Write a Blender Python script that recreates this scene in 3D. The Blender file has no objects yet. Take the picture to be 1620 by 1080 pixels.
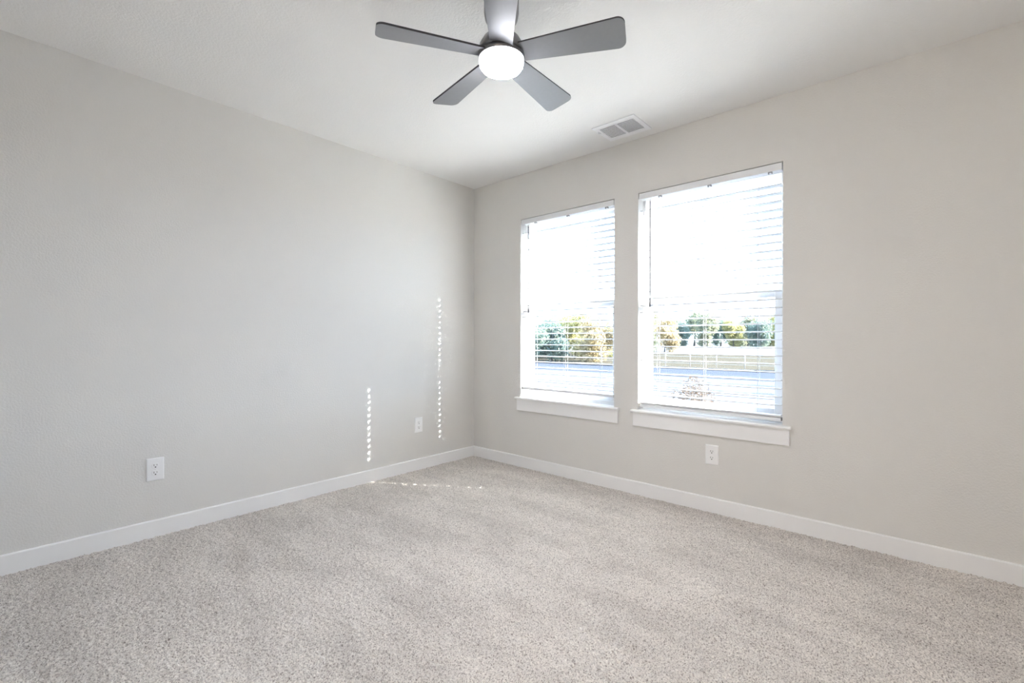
import bpy, math, random
import numpy as np
from mathutils import Vector, Matrix

SC = bpy.context.scene
COL = SC.collection
PI = math.pi

# ------------------------------------------------------------------ camera
CAM = Vector((3.1010, -2.9736, 1.0559))
YAW, PITCH, ROLL = 0.724947, -0.0028966, 0.0016566
cam_data = bpy.data.cameras.new('camera')
cam_data.sensor_width = 36.0
cam_data.lens = 737.66 / 1620 * 36.0
cam_data.clip_start = 0.02
cam_data.clip_end = 800
cam = bpy.data.objects.new('camera', cam_data)
COL.objects.link(cam)
fw = Vector((-math.sin(YAW) * math.cos(PITCH), math.cos(YAW) * math.cos(PITCH), math.sin(PITCH)))
rt = Vector((math.cos(YAW), math.sin(YAW), 0))
up = rt.cross(fw)
rt, up = math.cos(ROLL) * rt + math.sin(ROLL) * up, math.cos(ROLL) * up - math.sin(ROLL) * rt
cam.matrix_world = Matrix(((rt.x, up.x, -fw.x, CAM.x), (rt.y, up.y, -fw.y, CAM.y), (rt.z, up.z, -fw.z, CAM.z), (0, 0, 0, 1)))
SC.camera = cam

# ------------------------------------------------------------------ light and exposure
SKY = 3.0            # radiance of the bright hazy sky
SUN = 21.0
FAN_LIGHT = 64.0
HALL_W = 13.0
vs = SC.view_settings
vs.view_transform = 'Standard'
vs.look = 'None'
vs.gamma = 1.0
vs.use_curve_mapping = False
vs.exposure = 2.0
try:
    SC.cycles.use_denoising = True
    SC.cycles.use_light_tree = False
    SC.cycles.max_bounces = 16
    SC.cycles.diffuse_bounces = 12
    SC.cycles.glossy_bounces = 6
    SC.cycles.transparent_max_bounces = 24
    SC.cycles.sample_clamp_indirect = 12.0
except Exception:
    pass

world = bpy.data.worlds.new('world')
SC.world = world
world.use_nodes = True
wn, wl = world.node_tree.nodes, world.node_tree.links
wn.clear()
w_out = wn.new('ShaderNodeOutputWorld')
w_bg = wn.new('ShaderNodeBackground')
w_tc = wn.new('ShaderNodeTexCoord')
w_sep = wn.new('ShaderNodeSeparateXYZ')
w_ramp = wn.new('ShaderNodeValToRGB')
w_ramp.color_ramp.elements[0].position = 0.0
w_ramp.color_ramp.elements[0].color = (0.62, 0.79, 1.0, 1)
w_ramp.color_ramp.elements[1].position = 0.8
w_ramp.color_ramp.elements[1].color = (0.42, 0.66, 1.0, 1)
wl.new(w_tc.outputs['Generated'], w_sep.inputs[0])
wl.new(w_sep.outputs['Z'], w_ramp.inputs[0])
wl.new(w_ramp.outputs[0], w_bg.inputs['Color'])
w_bg.inputs['Strength'].default_value = SKY
wl.new(w_bg.outputs[0], w_out.inputs[0])

sun_data = bpy.data.lights.new('sun', 'SUN')
sun_data.energy = SUN
sun_data.angle = math.radians(0.53)
sun_data.color = (1.0, 0.975, 0.93)
sun = bpy.data.objects.new('sun', sun_data)
COL.objects.link(sun)
_e = math.atan(0.565)
S_DIR = Vector((0.8434 * math.cos(_e), 0.5373 * math.cos(_e), math.sin(_e)))   # towards the sun
sun.rotation_mode = 'QUATERNION'
sun.rotation_quaternion = S_DIR.to_track_quat('Z', 'Y')
sun.location = (20, 15, 15)

hall_data = bpy.data.lights.new('hall_fill', 'POINT')  # unseen warm fill added in the hall, without a fixture
hall_data.shadow_soft_size = 0.30
hall_data.energy = HALL_W
hall_data.color = (1.0, 0.87, 0.74)
hall = bpy.data.objects.new('hall_fill', hall_data)
COL.objects.link(hall)
hall.location = (2.95, -4.45, 1.75)

# the window openings guide the sampling of daylight (they emit nothing themselves)
for wx in (1.0013, 2.0620):
    pd = bpy.data.lights.new('daylight_portal', 'AREA')
    pd.shape = 'RECTANGLE'
    pd.size, pd.size_y = 0.876, 1.44
    pd.cycles.is_portal = True
    po = bpy.data.objects.new('daylight_portal', pd)
    COL.objects.link(po)
    po.location = (wx, -0.012, 1.3225)
    po.rotation_euler = (-PI / 2, 0, 0)

# ------------------------------------------------------------------ materials
def new_mat(name):
    m = bpy.data.materials.new(name)
    m.use_nodes = True
    nt = m.node_tree
    return m, nt, nt.nodes, nt.links, nt.nodes['Principled BSDF']


def mat(name, col, rough=0.5, metal=0.0, spec=0.5, var=0.0, vscale=20.0, bump=0.0, bscale=100.0, bdist=0.002, bdetail=3.0):
    m, nt, N, L, B = new_mat(name)
    B.inputs['Base Color'].default_value = (*col, 1)
    B.inputs['Roughness'].default_value = rough
    B.inputs['Metallic'].default_value = metal
    B.inputs['Specular IOR Level'].default_value = spec
    tc = N.new('ShaderNodeTexCoord')
    nz = N.new('ShaderNodeTexNoise')
    nz.inputs['Scale'].default_value = vscale
    nz.inputs['Detail'].default_value = 4
    L.new(tc.outputs['Object'], nz.inputs['Vector'])
    mx = N.new('ShaderNodeMix')
    mx.data_type = 'RGBA'
    a = [max(0, c * (1 - var)) for c in col]
    b = [min(1, c * (1 + var)) for c in col]
    mx.inputs[6].default_value = (*a, 1)
    mx.inputs[7].default_value = (*b, 1)
    L.new(nz.outputs['Fac'], mx.inputs[0])
    L.new(mx.outputs[2], B.inputs['Base Color'])
    if bump:
        bn = N.new('ShaderNodeTexNoise')
        bn.inputs['Scale'].default_value = bscale
        bn.inputs['Detail'].default_value = bdetail
        L.new(tc.outputs['Object'], bn.inputs['Vector'])
        bp = N.new('ShaderNodeBump')
        bp.inputs['Strength'].default_value = bump
        bp.inputs['Distance'].default_value = bdist
        L.new(bn.outputs['Fac'], bp.inputs['Height'])
        L.new(bp.outputs[0], B.inputs['Normal'])
    return m


M = {}
M['wall'] = mat('wall_paint', (0.710, 0.698, 0.672), 0.75, spec=0.25, var=0.015, vscale=3, bump=0.5, bscale=120, bdist=0.003)
M['ceiling'] = mat('ceiling_paint', (0.82, 0.812, 0.798), 0.85, spec=0.2, var=0.01, vscale=3, bump=0.7, bscale=110, bdist=0.003)
M['trim'] = mat('white_trim_paint', (0.86, 0.86, 0.86), 0.35, spec=0.5, var=0.01, vscale=8)
M['vinyl'] = mat('white_vinyl', (0.82, 0.83, 0.84), 0.4, var=0.01)
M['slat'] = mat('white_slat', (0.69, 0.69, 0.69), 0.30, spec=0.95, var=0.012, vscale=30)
M['valance'] = mat('white_valance', (0.80, 0.81, 0.82), 0.42, var=0.01)
M['cord'] = mat('white_cord', (0.80, 0.80, 0.79), 0.8, var=0.03, vscale=200)
M['wand'] = mat('smoky_wand', (0.16, 0.16, 0.165), 0.25, var=0.05)
M['clip'] = mat('grey_clip', (0.28, 0.28, 0.28), 0.4, var=0.05)
M['plate'] = mat('outlet_plastic', (0.88, 0.88, 0.88), 0.35, var=0.01)
M['slot'] = mat('outlet_slot', (0.03, 0.03, 0.03), 0.6, var=0.1)
M['vent'] = mat('vent_enamel', (0.86, 0.86, 0.87), 0.4, var=0.01)
M['duct'] = mat('duct_grey', (0.07, 0.078, 0.09), 0.7, var=0.1)
M['blade'] = mat('blade_silver_grey', (0.215, 0.222, 0.235), 0.38, metal=0.1, spec=0.5, var=0.05, vscale=60)
M['blade_edge'] = mat('blade_dark_edge', (0.04, 0.04, 0.045), 0.5, var=0.1)
M['nickel'] = mat('brushed_nickel', (0.22, 0.215, 0.22), 0.32, metal=0.85, var=0.05, vscale=80)
M['nickel_dark'] = mat('dark_nickel', (0.10, 0.10, 0.11), 0.4, metal=0.6, var=0.08)
M['bark'] = mat('bark', (0.07, 0.06, 0.055), 0.9, var=0.3, vscale=6, bump=0.5, bscale=12, bdist=0.02)
M['asphalt'] = mat('asphalt', (0.034, 0.038, 0.049), 0.8, spec=0.0, var=0.15, vscale=2.5, bump=0.3, bscale=40)
M['concrete'] = mat('pale_concrete', (0.066, 0.066, 0.069), 0.85, spec=0.0, var=0.08, vscale=1.5, bump=0.2, bscale=30)
M['pale_asphalt'] = mat('pale_asphalt', (0.060, 0.061, 0.066), 0.85, spec=0.0, var=0.10, vscale=1.5)
M['kerb_dark'] = mat('shaded_kerb', (0.014, 0.017, 0.021), 0.95, spec=0.0, var=0.4, vscale=3)  # kerb colour darkened to hold the shade along the grass edge
M['lawn'] = mat('dry_lawn', (0.042, 0.037, 0.028), 0.95, spec=0.0, var=0.25, vscale=0.6, bump=0.6, bscale=20, bdist=0.03)
M['field'] = mat('pale_field', (0.075, 0.073, 0.070), 0.95, spec=0.0, var=0.15, vscale=0.08)
M['post'] = mat('weathered_post', (0.22, 0.19, 0.17), 0.9, var=0.2, vscale=10)
M['wire'] = mat('galvanised_wire', (0.3, 0.3, 0.3), 0.5, metal=0.5, var=0.05)


def leaf_mat(name, a, b, sc):
    m, nt, N, L, B = new_mat(name)
    B.inputs['Roughness'].default_value = 0.7
    B.inputs['Specular IOR Level'].default_value = 0.2
    tc = N.new('ShaderNodeTexCoord')
    nz = N.new('ShaderNodeTexNoise')
    nz.inputs['Scale'].default_value = sc
    nz.inputs['Detail'].default_value = 6
    nz.inputs['Roughness'].default_value = 0.75
    L.new(tc.outputs['Object'], nz.inputs['Vector'])
    rp = N.new('ShaderNodeValToRGB')
    rp.color_ramp.elements[0].position = 0.35
    rp.color_ramp.elements[1].position = 0.65
    rp.color_ramp.elements[0].color = (*a, 1)
    rp.color_ramp.elements[1].color = (*b, 1)
    L.new(nz.outputs['Fac'], rp.inputs[0])
    L.new(rp.outputs[0], B.inputs['Base Color'])
    tr = N.new('ShaderNodeBsdfTranslucent')
    L.new(rp.outputs[0], tr.inputs['Color'])
    ms = N.new('ShaderNodeMixShader')
    ms.inputs[0].default_value = 0.45
    L.new(B.outputs[0], ms.inputs[1])
    L.new(tr.outputs[0], ms.inputs[2])
    L.new(ms.outputs[0], N['Material Output'].inputs[0])
    return m


M['leaf_yellow'] = leaf_mat('yellow_leaves', (0.203, 0.203, 0.104), (0.366, 0.317, 0.130), 1.2)
M['leaf_green'] = leaf_mat('blue_green_leaves', (0.104, 0.146, 0.130), (0.178, 0.209, 0.153), 1.0)
M['leaf_olive'] = leaf_mat('olive_leaves', (0.146, 0.170, 0.130), (0.267, 0.251, 0.146), 0.8)
M['leaf_gold'] = leaf_mat('golden_leaves', (0.251, 0.203, 0.130), (0.390, 0.301, 0.153), 0.9)
M['leaf_brown'] = leaf_mat('brown_leaves', (0.062, 0.042, 0.028), (0.125, 0.092, 0.066), 6)

# window glass: clear with a faint reflection
gm, nt, N, L, B = new_mat('window_glass')
N.remove(B)
g_tr = N.new('ShaderNodeBsdfTransparent')
g_tr.inputs['Color'].default_value = (0.97, 0.98, 0.98, 1)
g_gl = N.new('ShaderNodeBsdfGlossy')
g_gl.inputs['Roughness'].default_value = 0.03
g_lw = N.new('ShaderNodeLayerWeight')
g_lw.inputs['Blend'].default_value = 0.5
g_pw = N.new('ShaderNodeMath')
g_pw.operation = 'POWER'
g_pw.inputs[1].default_value = 5.0
L.new(g_lw.outputs['Facing'], g_pw.inputs[0])
g_fr = N.new('ShaderNodeMath')
g_fr.operation = 'MULTIPLY_ADD'
g_fr.inputs[1].default_value = 0.85
g_fr.inputs[2].default_value = 0.025
L.new(g_pw.outputs[0], g_fr.inputs[0])
g_mx = N.new('ShaderNodeMixShader')
L.new(g_fr.outputs[0], g_mx.inputs[0])
L.new(g_tr.outputs[0], g_mx.inputs[1])
L.new(g_gl.outputs[0], g_mx.inputs[2])
L.new(g_mx.outputs[0], N['Material Output'].inputs[0])
M['glass'] = gm

# glowing lamp diffuser
lm, nt, N, L, B = new_mat('lamp_diffuser')
B.inputs['Base Color'].default_value = (0.9, 0.9, 0.9, 1)
B.inputs['Emission Color'].default_value = (0.93, 0.93, 1.0, 1)
g_ = N.new('ShaderNodeNewGeometry')                # the LED board shines downwards: the drum's side is dimmer than its face
sp_ = N.new('ShaderNodeSeparateXYZ')
L.new(g_.outputs['Normal'], sp_.inputs[0])
mr_ = N.new('ShaderNodeMapRange')
mr_.inputs['From Min'].default_value = -0.4
mr_.inputs['From Max'].default_value = -0.97
mr_.inputs['To Min'].default_value = FAN_LIGHT * 0.02
mr_.inputs['To Max'].default_value = FAN_LIGHT
L.new(sp_.outputs['Z'], mr_.inputs['Value'])
L.new(mr_.outputs[0], B.inputs['Emission Strength'])
M['lamp'] = lm

# carpet: flecked cut pile
cm, nt, N, L, B = new_mat('carpet_pile')
B.inputs['Roughness'].default_value = 1.0
B.inputs['Specular IOR Level'].default_value = 0.05
tc = N.new('ShaderNodeTexCoord')


def noise(sc, det=2.0, rough=0.5):
    n = N.new('ShaderNodeTexNoise')
    n.inputs['Scale'].default_value = sc
    n.inputs['Detail'].default_value = det
    n.inputs['Roughness'].default_value = rough
    L.new(tc.outputs['Object'], n.inputs['Vector'])
    return n


fleck = noise(190, 3, 0.7)
rp = N.new('ShaderNodeValToRGB')
els = rp.color_ramp.elements
els[0].position, els[0].color = 0.34, (0.21, 0.18, 0.16, 1)
els[1].position, els[1].color = 0.68, (0.89, 0.845, 0.785, 1)
e2 = els.new(0.48)
e2.color = (0.67, 0.63, 0.585, 1)
L.new(fleck.outputs['Fac'], rp.inputs[0])
nap = noise(1.0, 6, 0.64)                       # pile brushed this way and that by the vacuum
mpn = N.new('ShaderNodeMapping')
mpn.inputs['Rotation'].default_value = (0, 0, math.radians(32))
mpn.inputs['Scale'].default_value = (1.7, 4.2, 1.0)
L.new(tc.outputs['Object'], mpn.inputs['Vector'])
L.new(mpn.outputs[0], nap.inputs['Vector'])
rn = N.new('ShaderNodeValToRGB')
rn.color_ramp.elements[0].position, rn.color_ramp.elements[0].color = 0.36, (0.87, 0.87, 0.87, 1)
rn.color_ramp.elements[1].position, rn.color_ramp.elements[1].color = 0.60, (1.05, 1.05, 1.05, 1)
L.new(nap.outputs['Fac'], rn.inputs[0])
mm = N.new('ShaderNodeMix')
mm.data_type = 'RGBA'
mm.blend_type = 'MULTIPLY'
mm.inputs[0].default_value = 1.0
L.new(rp.outputs[0], mm.inputs[6])
L.new(rn.outputs[0], mm.inputs[7])
L.new(mm.outputs[2], B.inputs['Base Color'])
M['carpet'] = cm


# ------------------------------------------------------------------ mesh helpers
class MB:
    def __init__(self):
        self.v, self.f, self.mi, self.sm = [], [], [], []

    def add(self, vs_, fs_, mi=0, smooth=False):
        o = len(self.v)
        self.v += [tuple(v) for v in vs_]
        for f in fs_:
            self.f.append(tuple(i + o for i in f))
            self.mi.append(mi)
            self.sm.append(smooth)
        return self

    def box(self, x0, x1, y0, y1, z0, z1, mi=0):
        v = [(x0, y0, z0), (x1, y0, z0), (x1, y1, z0), (x0, y1, z0), (x0, y0, z1), (x1, y0, z1), (x1, y1, z1), (x0, y1, z1)]
        f = [(0, 3, 2, 1), (4, 5, 6, 7), (0, 1, 5, 4), (1, 2, 6, 5), (2, 3, 7, 6), (3, 0, 4, 7)]
        return self.add(v, f, mi)

    def lathe(self, prof, seg=48, c=(0, 0, 0), mi=0, smooth=True):
        vs_, fs_ = [], []
        n = len(prof)
        for k in range(seg):
            a = 2 * PI * k / seg
            for r, z in prof:
                vs_.append((c[0] + r * math.cos(a), c[1] + r * math.sin(a), c[2] + z))
        for k in range(seg):
            k2 = (k + 1) % seg
            for j in range(n - 1):
                fs_.append((k * n + j, k2 * n + j, k2 * n + j + 1, k * n + j + 1))
        if prof[0][0] > 1e-6:
            fs_.append(tuple(k * n for k in range(seg))[::-1])
        if prof[-1][0] > 1e-6:
            fs_.append(tuple(k * n + n - 1 for k in range(seg)))
        return self.add(vs_, fs_, mi, smooth)

    def tube(self, pts, rad, seg=8, mi=0):
        pts = [Vector(p) for p in pts]
        if not isinstance(rad, (list, tuple)):
            rad = [rad] * len(pts)
        vs_, fs_ = [], []
        ref = None
        for i, p in enumerate(pts):
            t = (pts[min(i + 1, len(pts) - 1)] - pts[max(i - 1, 0)]).normalized()
            if ref is None:
                ref = Vector((0, 0, 1)) if abs(t.z) < 0.9 else Vector((1, 0, 0))
            a = (ref - t * ref.dot(t)).normalized()
            ref = a
            b = t.cross(a)
            for k in range(seg):
                an = 2 * PI * k / seg
                vs_.append(p + (a * math.cos(an) + b * math.sin(an)) * rad[i])
        for i in range(len(pts) - 1):
            for k in range(seg):
                k2 = (k + 1) % seg
                fs_.append((i * seg + k, i * seg + k2, (i + 1) * seg + k2, (i + 1) * seg + k))
        fs_.append(tuple(range(seg))[::-1])
        fs_.append(tuple((len(pts) - 1) * seg + k for k in range(seg)))
        return self.add(vs_, fs_, mi, True)

    def prism(self, outline, z0, z1, mi_side=0, mi_cap=0):
        n = len(outline)
        vs_ = [(x, y, z0) for x, y in outline] + [(x, y, z1) for x, y in outline]
        self.add(vs_, [tuple(range(n))[::-1], tuple(range(n, 2 * n))], mi_cap)
        o = len(self.v) - 2 * n
        for k in range(n):
            k2 = (k + 1) % n
            self.f.append((o + k, o + k2, o + n + k2, o + n + k))
            self.mi.append(mi_side)
            self.sm.append(False)
        return self

    def sweep_x(self, prof, x0, x1, mi=0):
        """closed (y, z) outline extruded along x"""
        n = len(prof)
        vs_ = [(x0, y, z) for y, z in prof] + [(x1, y, z) for y, z in prof]
        fs_ = [tuple(range(n)), tuple(range(n, 2 * n))[::-1]]
        for k in range(n):
            k2 = (k + 1) % n
            fs_.append((k, n + k, n + k2, k2))
        return self.add(vs_, fs_, mi)

    def build(self, name, mats, parent=None, loc=(0, 0, 0), bevel=0.0, seg=2):
        me = bpy.data.meshes.new(name)
        me.from_pydata(self.v, [], self.f)
        if not isinstance(mats, (list, tuple)):
            mats = [mats]
        for m_ in mats:
            me.materials.append(m_)
        me.polygons.foreach_set('material_index', self.mi)
        me.polygons.foreach_set('use_smooth', self.sm)
        me.update()
        o = bpy.data.objects.new(name, me)
        COL.objects.link(o)
        o.location = loc
        if parent:
            o.parent = parent
        if bevel:
            b = o.modifiers.new('bevel', 'BEVEL')
            b.width = bevel
            b.segments = seg
            b.limit_method = 'ANGLE'
            b.angle_limit = math.radians(40)
        return o


def thing(name, label, cat, loc=(0, 0, 0), rz=0.0, group=None):
    o = bpy.data.objects.new(name, None)
    o.empty_display_size = 0.1
    COL.objects.link(o)
    o.location = loc
    o.rotation_euler = (0, 0, rz)
    o['label'] = label
    o['category'] = cat
    if group:
        o['group'] = group
    return o


def tag(o, label, cat, group=None, kind=None):
    o['label'] = label
    o['category'] = cat
    if group:
        o['group'] = group
    if kind:
        o['kind'] = kind
    return o


def struct(o, label=None, cat=None):
    o['kind'] = 'structure'
    if label:
        o['label'] = label
    if cat:
        o['category'] = cat
    return o


# ------------------------------------------------------------------ room shell
H = 2.44
XR, YB = 3.76, -3.42            # right wall, back wall
WX = [(0.5625, 1.4400), (1.6230, 2.5010)]
WZ0, WZ1 = 0.580, 2.065
WT = 0.17                       # thickness of the window wall

# carpeted floor: a fine tufted surface
rng = np.random.default_rng(5)
step = 0.0052
nx, ny = int(XR / step), int(-YB / step)
gx, gy = np.meshgrid(np.linspace(0, XR, nx), np.linspace(YB, 0, ny))
gz = rng.normal(0, 0.0026, gx.shape) - 0.003
big = rng.normal(0, 1, (ny // 8 + 3, nx // 8 + 3))
iy, ix = np.arange(ny) / 8.0, np.arange(nx) / 8.0
y0, x0 = iy.astype(int), ix.astype(int)
fy, fx = (iy - y0)[:, None], (ix - x0)[None, :]
bl = (big[y0][:, x0] * (1 - fy) * (1 - fx) + big[y0 + 1][:, x0] * fy * (1 - fx) + big[y0][:, x0 + 1] * (1 - fy) * fx + big[y0 + 1][:, x0 + 1] * fy * fx)
gz += bl * 0.0012
jx = gx + rng.uniform(-0.4, 0.4, gx.shape) * step
jy = gy + rng.uniform(-0.4, 0.4, gx.shape) * step
jx[:, 0], jx[:, -1] = 0, XR
jy[0, :], jy[-1, :] = YB, 0
co = np.stack([jx, jy, gz], -1).reshape(-1, 3).astype(np.float32)
idx = np.arange(nx * ny).reshape(ny, nx)
quads = np.stack([idx[:-1, :-1], idx[:-1, 1:], idx[1:, 1:], idx[1:, :-1]], -1).reshape(-1, 4)
me = bpy.data.meshes.new('floor')
me.vertices.add(len(co))
me.vertices.foreach_set('co', co.ravel())
me.loops.add(quads.size)
me.loops.foreach_set('vertex_index', quads.ravel().astype(np.int32))
me.polygons.add(len(quads))
me.polygons.foreach_set('loop_start', np.arange(0, quads.size, 4, dtype=np.int32))
me.polygons.foreach_set('use_smooth', np.ones(len(quads), dtype=bool))
me.materials.append(M['carpet'])
me.update(calc_edges=True)
me.validate()
floor = bpy.data.objects.new('floor', me)
COL.objects.link(floor)
struct(floor, 'pale grey-beige flecked carpet covering the whole room floor', 'carpet')

# ceiling
struct(MB().box(-0.14, XR + 0.14, -5.4, WT, H, H + 0.12).build('ceiling', M['ceiling']), 'off-white textured ceiling', 'ceiling')

# window wall with two openings
zb, zt = -0.45, H
wb = MB()
xs = [-0.14, WX[0][0], WX[0][1], WX[1][0], WX[1][1], XR + 0.14]
for i in range(5):
    if i in (1, 3):
        wb.box(xs[i], xs[i + 1], 0, WT, zb, WZ0 - 0.0185)
        wb.box(xs[i], xs[i + 1], 0, WT, WZ1, zt)
    else:
        wb.box(xs[i], xs[i + 1], 0, WT, zb, zt)
struct(wb.build('wall_front', M['wall']), 'greige wall with the two windows', 'wall')
struct(MB().box(-0.14, 0, YB - 0.14, 0, zb, zt).build('wall_left', M['wall']), 'long greige wall on the left with two outlets', 'wall')
struct(MB().box(XR, XR + 0.14, YB - 0.14, 0, zb, zt).build('wall_right', M['wall']), 'greige wall at the right behind the camera', 'wall')
# back wall with a doorway to the hall
DX0, DX1, DZ = 2.50, 3.42, 2.04
bw = MB()
bw.box(0, DX0, YB - 0.12, YB, zb, zt)
bw.box(DX1, XR, YB - 0.12, YB, zb, zt)
bw.box(DX0, DX1, YB - 0.12, YB, DZ, zt)
struct(bw.build('wall_back', M['wall']), 'greige wall behind the camera with the doorway', 'wall')
hw = MB()
hw.box(1.4, 1.5, -5.3, YB - 0.12, zb, zt)
hw.box(4.0, 4.1, -5.3, YB - 0.12, zb, zt)
hw.box(1.4, 4.1, -5.4, -5.3, zb, zt)
hw.box(XR + 0.14, 4.0, YB - 0.14, YB - 0.12, zb, zt)
struct(hw.build('wall_hall', M['wall']), 'greige hallway walls behind the doorway', 'wall')
struct(MB().box(1.4, 4.1, -5.4, YB + 0.001, -0.09, -0.005).build('floor_hall', M['carpet']), 'hallway carpet beyond the doorway', 'carpet')
struct(MB().box(-0.14, XR + 0.14, YB - 0.14, WT, -0.12, -0.012).build('floor_slab', M['concrete']), 'slab under the carpet', 'floor')
dc = MB()
for x in (DX0 - 0.06, DX1):
    dc.box(x, x + 0.06, YB, YB + 0.016, 0, DZ + 0.06)
dc.box(DX0, DX1, YB, YB + 0.016, DZ, DZ + 0.06)
struct(dc.build('trim_3', M['trim'], bevel=0.003), 'white door casing around the doorway behind the camera', 'trim')

# baseboards, square-edged with an eased top
BH, BT = 0.088, 0.014


def base_x(x0, x1, y, sgn, nm, lab):
    pr = [(y, -0.012), (y + sgn * BT, -0.012), (y + sgn * BT, BH - 0.004), (y + sgn * (BT - 0.004), BH), (y, BH)]
    return struct(MB().sweep_x(pr, x0, x1).build(nm, M['trim']), lab, 'baseboard')


def base_y(y0, y1, x, sgn, nm, lab):
    b = MB()
    pr = [(x, -0.012), (x + sgn * BT, -0.012), (x + sgn * BT, BH - 0.004), (x + sgn * (BT - 0.004), BH), (x, BH)]
    n = len(pr)
    b.add([(px, y0, z) for px, z in pr] + [(px, y1, z) for px, z in pr],
          [tuple(range(n)), tuple(range(n, 2 * n))[::-1]] + [(k, n + k, n + (k + 1) % n, (k + 1) % n) for k in range(n)])
    return struct(b.build(nm, M['trim']), lab, 'baseboard')


base_x(0, XR, 0.0, -1, 'baseboard_front', 'white baseboard under the windows')
base_y(YB, -BT, 0.0, 1, 'baseboard_left', 'white baseboard along the left wall')
base_y(YB, -BT, XR, -1, 'baseboard_right', 'white baseboard along the right wall')
base_x(BT, DX0 - 0.06, YB, 1, 'baseboard_back', 'white baseboard along the back wall')

# ------------------------------------------------------------------ windows
FY0, FY1 = 0.076, 0.165         # depth range of the vinyl frame
MZ0, MZ1 = 1.312, 1.354         # meeting rail


def window(k, x0, x1):
    root = bpy.data.objects.new('window_%d' % k, None)
    COL.objects.link(root)
    root.location = ((x0 + x1) / 2, 0, WZ0)
    ox, oz = root.location.x, root.location.z
    struct(root, ('white single-hung window nearer the room corner' if k == 1 else 'white single-hung window farther from the room corner, above an outlet'), 'window')
    hw_ = (x1 - x0) / 2
    z1 = WZ1 - WZ0
    f = MB()
    t = 0.022
    f.box(-hw_, -hw_ + t, FY0, FY1, 0, z1).box(hw_ - t, hw_, FY0, FY1, 0, z1)
    f.box(-hw_ + t, hw_ - t, FY0, FY1, z1 - 0.04, z1).box(-hw_ + t, hw_ - t, FY0, FY1, 0, 0.028)
    f.build('window_frame', M['vinyl'], root, bevel=0.0025)
    a = hw_ - t

    def sash(nm, za, zb_, ya, yb_, st, rb, rtp):
        s = MB()
        s.box(-a, -a + st, ya, yb_, za, zb_).box(a - st, a, ya, yb_, za, zb_)
        s.box(-a + st, a - st, ya, yb_, za, za + rb).box(-a + st, a - st, ya, yb_, zb_ - rtp, zb_)
        so = s.build(nm, M['vinyl'], root, bevel=0.002)
        ym = (ya + yb_) / 2
        MB().box(-a + st - 0.004, a - st + 0.004, ym - 0.002, ym + 0.002, za + rb - 0.004, zb_ - rtp + 0.004).build('pane', M['glass'], so)
        return so
    sash('upper_sash', MZ0 - WZ0 + 0.004, z1 - 0.04, 0.122, 0.150, 0.020, 0.036, 0.026)
    lo = sash('lower_sash', 0.028, MZ1 - WZ0, 0.086, 0.116, 0.036, 0.050, 0.042)
    for sx in (-0.6, 0.6):
        lk = MB()
        lk.box(sx * a - 0.022, sx * a + 0.022, 0.090, 0.114, MZ1 - WZ0, MZ1 - WZ0 + 0.006)
        lk.lathe([(0.011, 0), (0.011, 0.008), (0.008, 0.011)], 16, (sx * a, 0.102, MZ1 - WZ0 + 0.006))
        lk.box(sx * a - 0.006, sx * a + 0.024, 0.088, 0.096, MZ1 - WZ0 + 0.008, MZ1 - WZ0 + 0.014)
        lk.build('sash_lock', M['vinyl'], lo, bevel=0.001)
    # stool with a rounded nose and horns past the opening, apron below
    st = MB()
    prof = [(0.0, -0.018), (-0.027, -0.018), (-0.033, -0.015), (-0.035, -0.009), (-0.033, -0.003), (-0.027, 0.0), (0.0, 0.0)]
    st.sweep_x(prof, -hw_ - 0.039, hw_ + 0.046)
    st.box(-hw_, hw_, 0, FY0 + 0.002, -0.018, 0)
    st.build('window_stool', M['trim'], root)
    ap = MB().box(-hw_ - 0.029, hw_ + 0.036, -0.016, 0, -0.110, -0.018)
    ap.build('apron', M['trim'], root, bevel=0.002)
    return root


for k, (a_, b_) in enumerate(WX):
    window(k + 1, a_, b_)

# ------------------------------------------------------------------ window blinds
SY0, SY1 = 0.010, 0.060         # front and back edge of the slats
PITCHZ = 0.0465


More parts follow.
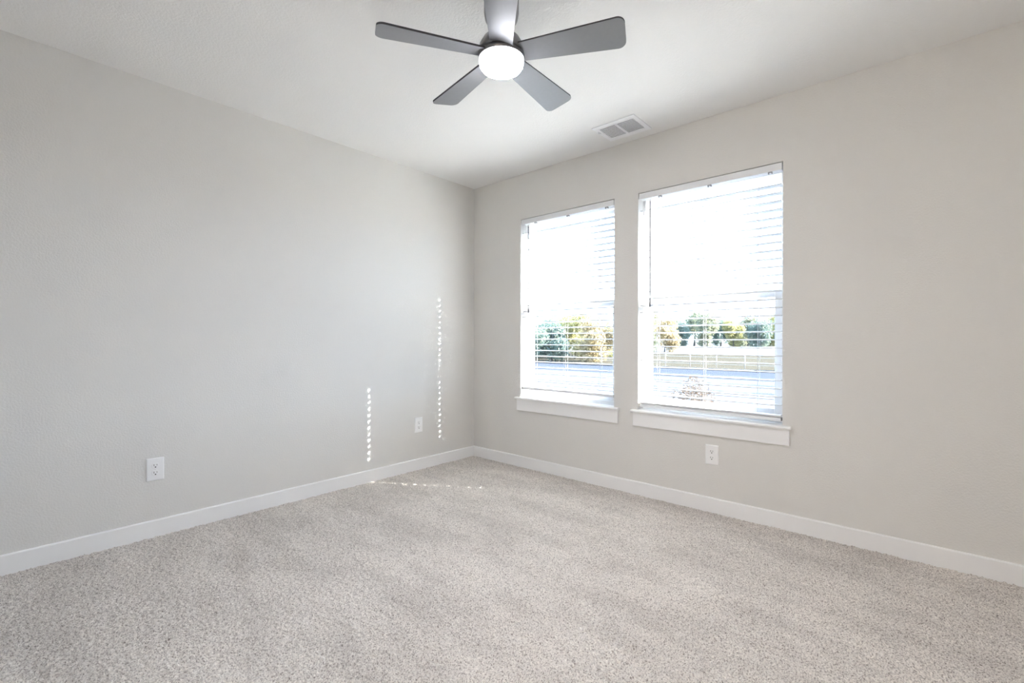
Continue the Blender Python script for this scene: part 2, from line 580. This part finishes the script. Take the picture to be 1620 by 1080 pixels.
def blind(x0, x1, lab, ztop, zrail, extra):
    cx = (x0 + x1) / 2
    r = thing('window_blind', lab, 'blind', (cx, 0, WZ0), 0, 'slatted blinds in the windows')
    hw_ = (x1 - x0) / 2 - 0.006
    Z = lambda z: z - WZ0
    # head rail: steel channel behind a plain valance
    v = MB()
    v.box(-hw_ + 0.001, hw_ - 0.001, 0.0005, 0.0055, Z(2.0205), Z(2.0605))
    v.build('valance', M['valance'], r, bevel=0.0015)
    h = MB()
    h.box(-hw_ + 0.003, hw_ - 0.003, 0.0075, 0.060, Z(2.024), Z(2.0627))
    hd = h.build('headrail', M['valance'], r, bevel=0.002)
    for sx in (-0.66, 0.08, 0.86):
        c = MB()
        c.box(sx * hw_ - 0.011, sx * hw_ + 0.011, 0.002, 0.016, Z(2.017), Z(2.0205))
        c.box(sx * hw_ - 0.011, sx * hw_ - 0.006, 0.002, 0.016, Z(2.010), Z(2.017))
        c.box(sx * hw_ + 0.006, sx * hw_ + 0.011, 0.002, 0.016, Z(2.010), Z(2.017))
        c.build('valance_clip', M['clip'], hd)
    lad = (-0.309, -0.003, 0.308)
    xh = lad[0] - 0.003
    sw = hw_ - 0.004
    # slats: a crowned strip of faux wood; a slot for the lift cord at the wand side
    ym = (SY0 + SY1) / 2
    t = 0.0050

    def slat_mesh():
        b = MB()
        ha, hb = 0.0100, 0.0071

        def strip(xa, xb, ya, yb_, n):
            top, bot = [], []
            for i in range(n + 1):
                y = ya + (yb_ - ya) * i / n
                c = 0.0016 * (1 - ((y - ym) / 0.025) ** 2)
                top.append((y - ym, c + t / 2))
                bot.append((y - ym, c - t / 2))
            b.sweep_x(bot + top[::-1], xa, xb)
        strip(-sw, xh - ha, SY0, SY1, 6)
        strip(xh + ha, sw, SY0, SY1, 6)
        strip(xh - ha, xh + ha, SY0, ym - hb, 3)
        strip(xh - ha, xh + ha, ym + hb, SY1, 3)
        return b
    zs = []
    z = ztop
    while z > zrail + 0.020 + extra * 0.0042 + 0.016:
        zs.append(z)
        z -= PITCHZ
    for j in range(extra):
        zs.append(zrail + 0.012 + 0.0045 + j * 0.0046)
    first = None
    for z in zs:
        if first is None:
            first = slat_mesh().build('slat', M['slat'], r, (0, ym, Z(z)))
            o = first
        else:
            o = first.copy()
            COL.objects.link(o)
            o.parent = r
            o.location = (0, ym, Z(z))
        o.rotation_euler = (math.radians(-0.8), 0, 0)
    br = MB()
    br.box(-sw, sw, SY0 + 0.001, SY1 - 0.001, Z(zrail - 0.010), Z(zrail + 0.010))
    bro = br.build('bottom_rail', M['valance'], r, bevel=0.003)
    for l in lad:
        MB().lathe([(0.0, -0.004), (0.006, -0.003), (0.007, 0.0)], 16, (l, ym, Z(zrail - 0.0098))).build('cord_button', M['plate'], bro)
    for sx in (-1, 1):
        MB().box(sx * sw - 0.0012, sx * sw + 0.0012, SY0 + 0.002, SY1 - 0.002, Z(zrail - 0.009), Z(zrail + 0.009)).build('end_cap', M['clip'], bro)
    for l in lad:
        c = MB()
        for y in (SY0 - 0.0012, SY1 + 0.0012):
            c.tube([(l, y, Z(2.03)), (l, y, Z(zrail))], 0.0007, 5)
        for z in zs:
            c.tube([(l, SY0 - 0.0012, Z(z) - t / 2 - 0.0006), (l, ym, Z(z) - t / 2 + 0.001), (l, SY1 + 0.0012, Z(z) - t / 2 - 0.0006)], 0.0005, 4)
        c.tube([(l - 0.003, ym, Z(2.03)), (l - 0.003, ym, Z(zrail))], 0.0008, 5)
        c.build('ladder_cord', M['cord'], r)
    # tilt wand on its hook, lift cord with tassels beside it
    xw = -0.349
    w = MB()
    w.lathe([(0.0052, 0), (0.0056, 0.03), (0.0044, 0.035), (0.0044, 0.70), (0.0050, 0.705), (0.002, 0.715)], 8, (xw, -0.006, Z(1.282)))
    wo = w.build('tilt_wand', M['wand'], r)
    k = MB()
    k.tube([(xw, 0.009, Z(2.018)), (xw, 0.002, Z(2.008)), (xw, -0.004, Z(2.006)), (xw, -0.006, Z(1.994))], 0.0016, 6)
    k.build('wand_hook', M['clip'], wo)
    xl = -0.397
    lc = MB()
    lc.tube([(xl, 0.004, Z(2.02)), (xl, -0.003, Z(2.00)), (xl, -0.004, Z(1.965))], 0.0009, 6)
    lc.tube([(xl + 0.004, 0.004, Z(2.02)), (xl + 0.004, -0.003, Z(2.00)), (xl + 0.004, -0.004, Z(1.935))], 0.0009, 6)
    lo = lc.build('lift_cord', M['cord'], r)
    for xt, zt_ in ((xl, 1.965), (xl + 0.004, 1.935)):
        MB().lathe([(0.0015, 0.03), (0.004, 0.022), (0.0055, 0.0), (0.0, 0.0)][::-1], 12, (xt, -0.004, Z(zt_ - 0.026))).build('tassel', M['plate'], lo)
    return r


blind(*WX[0], 'white horizontal-slat blind in the window nearer the corner, bottom rail hanging clear of the sill', 1.9465, 0.655, 0)
blind(*WX[1], 'white horizontal-slat blind in the wider-looking window above the outlet, bottom rail almost on the sill', 1.9430, 0.608, 2)


# ------------------------------------------------------------------ outlets
def outlet(loc, rz, lab):
    r = thing('wall_outlet', lab, 'outlet', loc, rz, 'white duplex wall outlets')   # plate faces local -y
    w, h, d = 0.039, 0.061, 0.006
    p = MB()
    fr, bk = 0.0345, 0.0565
    v = [(-w, 0, -h), (w, 0, -h), (w, 0, h), (-w, 0, h), (-w, -0.003, -h), (w, -0.003, -h), (w, -0.003, h), (-w, -0.003, h),
         (-fr, -d, -bk), (fr, -d, -bk), (fr, -d, bk), (-fr, -d, bk)]
    fs_ = [(0, 3, 2, 1), (0, 1, 5, 4), (1, 2, 6, 5), (2, 3, 7, 6), (3, 0, 4, 7), (4, 5, 9, 8), (5, 6, 10, 9), (6, 7, 11, 10), (7, 4, 8, 11), (8, 9, 10, 11)]
    p.add(v, fs_)
    p.build('cover_plate', M['plate'], r, bevel=0.0008)
    for zc in (0.0195, -0.0195):
        q = MB()
        out = []
        for k in range(28):
            a = 2 * PI * k / 28
            x, z = 0.0172 * math.cos(a), 0.0172 * math.sin(a)
            out.append((x, max(-0.0135, min(0.0135, z))))
        vs_ = [(x, -d + 0.001, z + zc) for x, z in out] + [(x, -d - 0.0016, z + zc) for x, z in out]
        n = len(out)
        q.add(vs_, [tuple(range(n, 2 * n))] + [(k, (k + 1) % n, n + (k + 1) % n, n + k) for k in range(n)])
        qo = q.build('receptacle', M['plate'], r, bevel=0.0005)
        y0_, y1_ = -d - 0.0021, -d - 0.0010
        MB().box(-0.0076, -0.0052, y0_, y1_, zc - 0.001, zc + 0.0085).build('blade_slot', M['slot'], qo)
        MB().box(0.0052, 0.0072, y0_, y1_, zc + 0.0, zc + 0.0078).build('blade_slot', M['slot'], qo)
        g = MB()
        go = [(0.0030 * math.cos(PI + PI * k / 8), 0.0032 * math.sin(PI + PI * k / 8)) for k in range(9)] + [(0.0030, 0.0028), (-0.0030, 0.0028)]
        n = len(go)
        vs_ = [(x, y1_, z + zc - 0.0075) for x, z in go] + [(x, y0_, z + zc - 0.0075) for x, z in go]
        g.add(vs_, [tuple(range(n, 2 * n))] + [(k, (k + 1) % n, n + (k + 1) % n, n + k) for k in range(n)])
        g.build('ground_hole', M['slot'], qo)
    s = MB()
    s.lathe([(0.0030, 0.0), (0.0028, 0.0012), (0.0, 0.0016)], 16)
    so = s.build('screw', M['plate'], r, (0, -d + 0.0002, 0))
    so.rotation_euler = (PI / 2, 0, 0)
    return r


outlet((2.119, 0, 0.351), 0, 'white duplex outlet on the window wall, below the window sill')
outlet((0, -0.6255, 0.362), PI / 2, 'white duplex outlet low on the left wall, close to the room corner')
outlet((0, -2.369, 0.359), PI / 2, 'white duplex outlet low on the left wall, nearest the camera, far from the corner')

# ------------------------------------------------------------------ ceiling vent
vent = thing('ceiling_vent', 'white rectangular air vent with two louvred panels set in the ceiling near the window wall', 'vent', (1.6145, -0.2205, H))
hx, hy = 0.150, 0.1275
ix, iy_ = 0.121, 0.088
fr = MB()
zf = -0.006
fr.box(-hx, hx, -hy, -iy_, zf, 0).box(-hx, hx, iy_, hy, zf, 0).box(-hx, -ix, -iy_, iy_, zf, 0).box(ix, hx, -iy_, iy_, zf, 0)
fr.box(-0.0075, 0.0075, -iy_, iy_, zf - 0.0005, 0.0)
fr.build('frame', M['vent'], vent, bevel=0.002)
MB().box(-ix, ix, -iy_, iy_, -0.0008, -0.0002).build('duct_opening', M['duct'], vent)
for (xa, xb) in ((-ix, -0.0075), (0.0075, ix)):
    n = 11
    for k in range(n):
        y = -iy_ + 0.0085 + (2 * iy_ - 0.014) * k / (n - 1)
        lv = MB().box(xa, xb, -0.0033, 0.0033, -0.0005, 0.0005)
        lo = lv.build('louver', M['vent'], vent, (0, y, -0.0036))
        lo.rotation_euler = (math.radians(-8), 0, 0)
for sx in (-1, 1):
    MB().lathe([(0.004, 0.0), (0.003, -0.0015), (0.0, -0.002)][::-1], 14, (sx * 0.136, 0.0, zf)).build('screw', M['vent'], vent)
lvr = MB()
lvr.box(-0.138, -0.134, -0.058, -0.030, zf - 0.006, zf).box(-0.139, -0.133, -0.062, -0.055, zf - 0.014, zf)
lvr.build('damper_lever', M['vent'], vent, bevel=0.0008)

# ------------------------------------------------------------------ ceiling fan
FZ = 2.170
fan = thing('ceiling_fan', 'five-bladed grey ceiling fan with a glowing white round light, hanging from the ceiling', 'ceiling fan', (1.846, -1.623, H))
cz = lambda z: z - H
MB().lathe([(0.062, cz(2.44)), (0.069, cz(2.425)), (0.069, cz(2.345)), (0.064, cz(2.318)), (0.050, cz(2.298)), (0.022, cz(2.288)), (0.016, cz(2.287))][::-1], 48).build('canopy', M['nickel'], fan)
MB().lathe([(0.0135, cz(2.25)), (0.0135, cz(2.30))], 24).build('downrod', M['nickel'], fan)
mh = MB()
mh.lathe([(0.086, cz(2.160)), (0.091, cz(2.163)), (0.091, cz(2.178))], 64)
mh.lathe([(0.083, cz(2.176)), (0.083, cz(2.186))], 64, mi=1)
mh.lathe([(0.091, cz(2.184)), (0.091, cz(2.196)), (0.087, cz(2.212)), (0.074, cz(2.236)), (0.054, cz(2.254)), (0.030, cz(2.262)), (0.0, cz(2.263))], 64)
mh.build('motor_housing', [M['nickel'], M['nickel_dark']], fan)
MB().lathe([(0.0, cz(2.112)), (0.040, cz(2.1135)), (0.062, cz(2.118)), (0.078, cz(2.127)), (0.0865, cz(2.139)), (0.089, cz(2.150)), (0.089, cz(2.161)), (0.0, cz(2.161))], 64).build('lamp_shade', M['lamp'], fan)


def blade_outline(r0, r1, w0, w1, rad, n=7):
    pts = [(r0, -w0 / 2)]
    for s, a0 in ((-1, -PI / 2), (1, 0)):
        cxx, cyy = r1 - rad, s * (w1 / 2 - rad)
        for k in range(n):
            a = a0 + PI / 2 * k / (n - 1)
            pts.append((cxx + rad * math.cos(a), cyy + rad * math.sin(a)))
    pts.append((r0, w0 / 2))
    return pts


bo = blade_outline(0.080, 0.477, 0.088, 0.134, 0.028)
bm_ = MB().prism(bo, -0.0035, 0.0035, 1, 0)
b0 = bm_.build('blade', [M['blade'], M['blade_edge']], fan, (0, 0, FZ - H + 0.010))
for k in range(5):
    o = b0 if k == 0 else b0.copy()
    if k:
        COL.objects.link(o)
        o.parent = fan
    o.rotation_euler = (-0.227, 0, math.radians(240.3 - 72 * k))

# ------------------------------------------------------------------ outdoors
ZG = -0.45
struct(MB().box(-160, 160, 22.0, 50, ZG - 0.2, ZG + 0.02).build('field', M['lawn']), 'dry grass verge across the road', 'field')
struct(MB().box(-260, 260, 50, 420, ZG - 0.3, ZG + 0.01).build('ground', M['field']), 'pale open ground beyond the verge', 'ground')
struct(MB().box(-160, 160, 16.2, 21.6, ZG - 0.2, ZG - 0.02).build('road', M['asphalt']), 'blue-grey street running past the house', 'road')
struct(MB().box(-160, 160, 10.8, 16.2, ZG - 0.2, ZG - 0.015).build('road_apron', M['pale_asphalt']), 'pale worn near side of the street', 'road')
for gy0, gy1 in ((14.1, 14.5), (11.2, 11.9)):  # two thin dark strips laid along the pale side
    struct(MB().box(-160, 160, gy0, gy1, ZG - 0.1, ZG - 0.011).build('road_strip', M['asphalt']), 'dark strip along the pale side of the street', 'road')
struct(MB().box(-160, 160, WT, 10.3, ZG - 0.2, ZG).build('yard', M['concrete']), 'pale paved yard outside the windows', 'yard')
kb = MB()
kb.box(-160, 160, 10.3, 10.8, ZG - 0.2, ZG + 0.01)
struct(kb.build('kerb', M['concrete']), 'pale kerb of the street', 'kerb')
struct(MB().box(-160, 160, 21.6, 22.0, ZG - 0.2, ZG + 0.07).build('far_kerb', M['kerb_dark']), 'weedy kerb coloured dark for its shade on the far side of the street below the dry grass', 'kerb')


def foliage(seed, w, h, zbase, n, ls, name, m, parent, clumps=9, ragged=0.25):
    rg = np.random.default_rng(seed)
    cc = []
    for _ in range(clumps):
        a, rr = rg.uniform(0, 2 * PI), math.sqrt(rg.uniform(0, 1)) * w * 0.34
        cc.append((rr * math.cos(a), rr * math.sin(a), zbase + (h - zbase) * rg.uniform(0.12, 0.85), w * rg.uniform(0.16, 0.28)))
    cc = np.array(cc)
    pick = rg.integers(0, clumps, n)
    d = rg.normal(0, 1, (n, 3))
    d /= np.linalg.norm(d, axis=1)[:, None]
    rad = rg.uniform(0.25, 1.0 + ragged, n)[:, None] ** 0.6
    p = cc[pick, :3] + d * rad * cc[pick, 3:4] * np.array([1, 1, min(1.6, max(0.6, (h - zbase) / w))])
    p[:, 2] = np.clip(p[:, 2], zbase * 0.6 + 0.02, h * 1.02)
    p[:, :2] *= w * 0.45 / np.percentile(np.abs(p[:, :2]), 96)
    p[:, :2] = np.clip(p[:, :2], -w * 0.49, w * 0.49)
    a = rg.normal(0, 1, (n, 3))
    a /= np.linalg.norm(a, axis=1)[:, None]
    b = np.cross(a, rg.normal(0, 1, (n, 3)))
    b /= np.linalg.norm(b, axis=1)[:, None]
    s = (ls * rg.uniform(0.6, 1.3, n))[:, None]
    cup = np.cross(a, b) * s * 0.25
    v = np.stack([p - a * s, p - b * s * 0.5 + cup, p + a * s, p + b * s * 0.5 + cup], 1).reshape(-1, 3)
    f = [(4 * i, 4 * i + 1, 4 * i + 2, 4 * i + 3) for i in range(n)]
    mb = MB()
    mb.v = [tuple(x) for x in v]
    mb.f = f
    mb.mi = [0] * n
    mb.sm = [False] * n
    return mb.build(name, m, parent)


def tree(x, y, w, h, m, lab, seed, zb=0.25, n=2600, ls=0.12, clumps=10, ragged=0.25, cat='tree', group=None):
    r = thing('bush' if cat == 'bush' else 'tree', lab, cat, (x, y, ZG), 0, group)
    rd = random.Random(seed)
    t = MB()
    nb = 5
    t.tube([(0, 0, -0.05), (0.02 * h, 0.01 * h, h * 0.3), (0.0, 0.03 * h, h * 0.62), (0.02 * h, 0.02 * h, h * 0.9)], [0.028 * h, 0.02 * h, 0.012 * h, 0.003 * h], 8)
    for k in range(nb):
        a = rd.uniform(0, 2 * PI)
        z0 = h * rd.uniform(0.18, 0.5)
        q = rd.uniform(0.25, 0.42) * w
        t.tube([(0.01 * h, 0.01 * h, z0), (q * 0.5 * math.cos(a), q * 0.5 * math.sin(a), z0 + 0.14 * h), (q * math.cos(a), q * math.sin(a), z0 + 0.36 * h)], [0.011 * h, 0.007 * h, 0.002 * h], 6)
    t.build('trunk', M['bark'], r)
    foliage(seed, w, h, zb * h, n, ls, 'foliage', m, r, clumps, ragged)
    return r


G1 = 'bushy trees just across the street'
G2 = 'distant row of trees beyond the open ground'
# just across the street, seen through the window nearer the corner
tree(-20.5, 25.6, 3.1, 2.9, M['leaf_green'], 'dark blue-green bushy tree, cut off by the left jamb of the corner window', 1, 0.02, n=4800, ls=0.12, group=G1)
tree(-16.7, 23.6, 2.9, 2.8, M['leaf_green'], 'dark blue-green bushy tree growing down to the kerb in the corner window', 2, 0.02, n=4800, ls=0.12, group=G1)
tree(-21.9, 29.8, 3.7, 4.0, M['leaf_olive'], 'olive bushy tree behind the dark green ones in the corner window', 3, 0.03, n=4800, ls=0.12, group=G1)
tree(-18.2, 28.8, 3.4, 3.6, M['leaf_yellow'], 'broad yellow-green tree at the middle of the corner window view', 4, 0.02, n=4800, ls=0.12, group=G1)
tree(-23.9, 39.6, 4.3, 5.0, M['leaf_olive'], 'olive tree rising behind the yellow-green tree in the corner window', 7, 0.03, n=4800, ls=0.12, group=G1)
tree(-14.3, 25.9, 3.1, 3.1, M['leaf_gold'], 'bright golden bushy tree right of the middle of the corner window view', 5, 0.02, n=4800, ls=0.12, group=G1)
tree(-18.2, 35.6, 4.0, 4.6, M['leaf_yellow'], 'tall yellow-green tree at the right jamb of the corner window', 6, 0.03, n=4800, ls=0.12, group=G1)
# farther off, seen through the other window
tree(-23.1, 51.2, 3.5, 5.0, M['leaf_olive'], 'grey-olive tree at the left jamb of the outlet-side window', 9, 0.02, n=4800, ls=0.16, group=G1)
tree(-22.0, 55.1, 3.7, 4.9, M['leaf_gold'], 'golden orange tree near the left jamb of the outlet-side window', 8, 0.02, n=4800, ls=0.16, group=G1)
far = [(-40.3, 105.6, 5.3, 6.8, 'leaf_green', 'dark blue-green distant tree just right of the golden orange tree'),
       (-42.1, 119.9, 5.0, 8.6, 'leaf_olive', 'tallest distant tree, ragged, behind the dark blue-green one'),
       (-34.8, 107.8, 5.2, 7.4, 'leaf_olive', 'ragged olive distant tree in the front rank, right of the dark blue-green one'),
       (-36.9, 124.5, 5.0, 7.0, 'leaf_green', 'blue-green distant tree peeping between two olive trees'),
       (-30.8, 114.0, 4.7, 5.8, 'leaf_yellow', 'low pale yellow-green tree in the middle of the distant row'),
       (-32.3, 131.3, 5.1, 8.2, 'leaf_olive', 'tall olive distant tree behind the low yellow-green one'),
       (-26.0, 118.2, 4.7, 6.6, 'leaf_green', 'round dark green distant tree in the front rank'),
       (-27.0, 136.0, 5.2, 8.4, 'leaf_yellow', 'tall yellowish distant tree behind the round dark green one'),
       (-21.7, 124.7, 5.2, 7.2, 'leaf_green', 'dark green distant tree at the right stile of the outlet-side window'),
       (-21.5, 140.9, 5.2, 8.0, 'leaf_yellow', 'yellowish distant tree hidden behind the right stile of the outlet-side window')]
for i, (x, y, w, h, m_, lab) in enumerate(far):
    tree(x, y, w, h * 1.08, M[m_], lab, 20 + i, 0.0, n=6000, ls=0.22, clumps=14, ragged=0.4, group=G2)

bs = tree(0.22, 5.2, 0.95, 0.84, M['leaf_brown'], 'small brown-leaved shrub in the paved yard below the outlet-side window', 50, 0.1, n=1500, ls=0.024, clumps=9, ragged=0.5, cat='bush')

fence = thing('wire_fence', 'low wire fence with thin posts on the dry grass across the street', 'fence', (-6.0, 22.8, ZG))
for k in range(10):
    MB().tube([(-6.2 + 1.4 * k, 0, -0.05), (-6.2 + 1.4 * k, 0, 1.08)], 0.022, 6).build('post', M['post'], fence)
for z in (0.25, 0.62, 1.02):
    MB().tube([(-6.2 + 0.7 * k, -0.024, z - (0.008 if k % 2 else 0)) for k in range(19)], 0.006, 4).build('wire', M['wire'], fence)
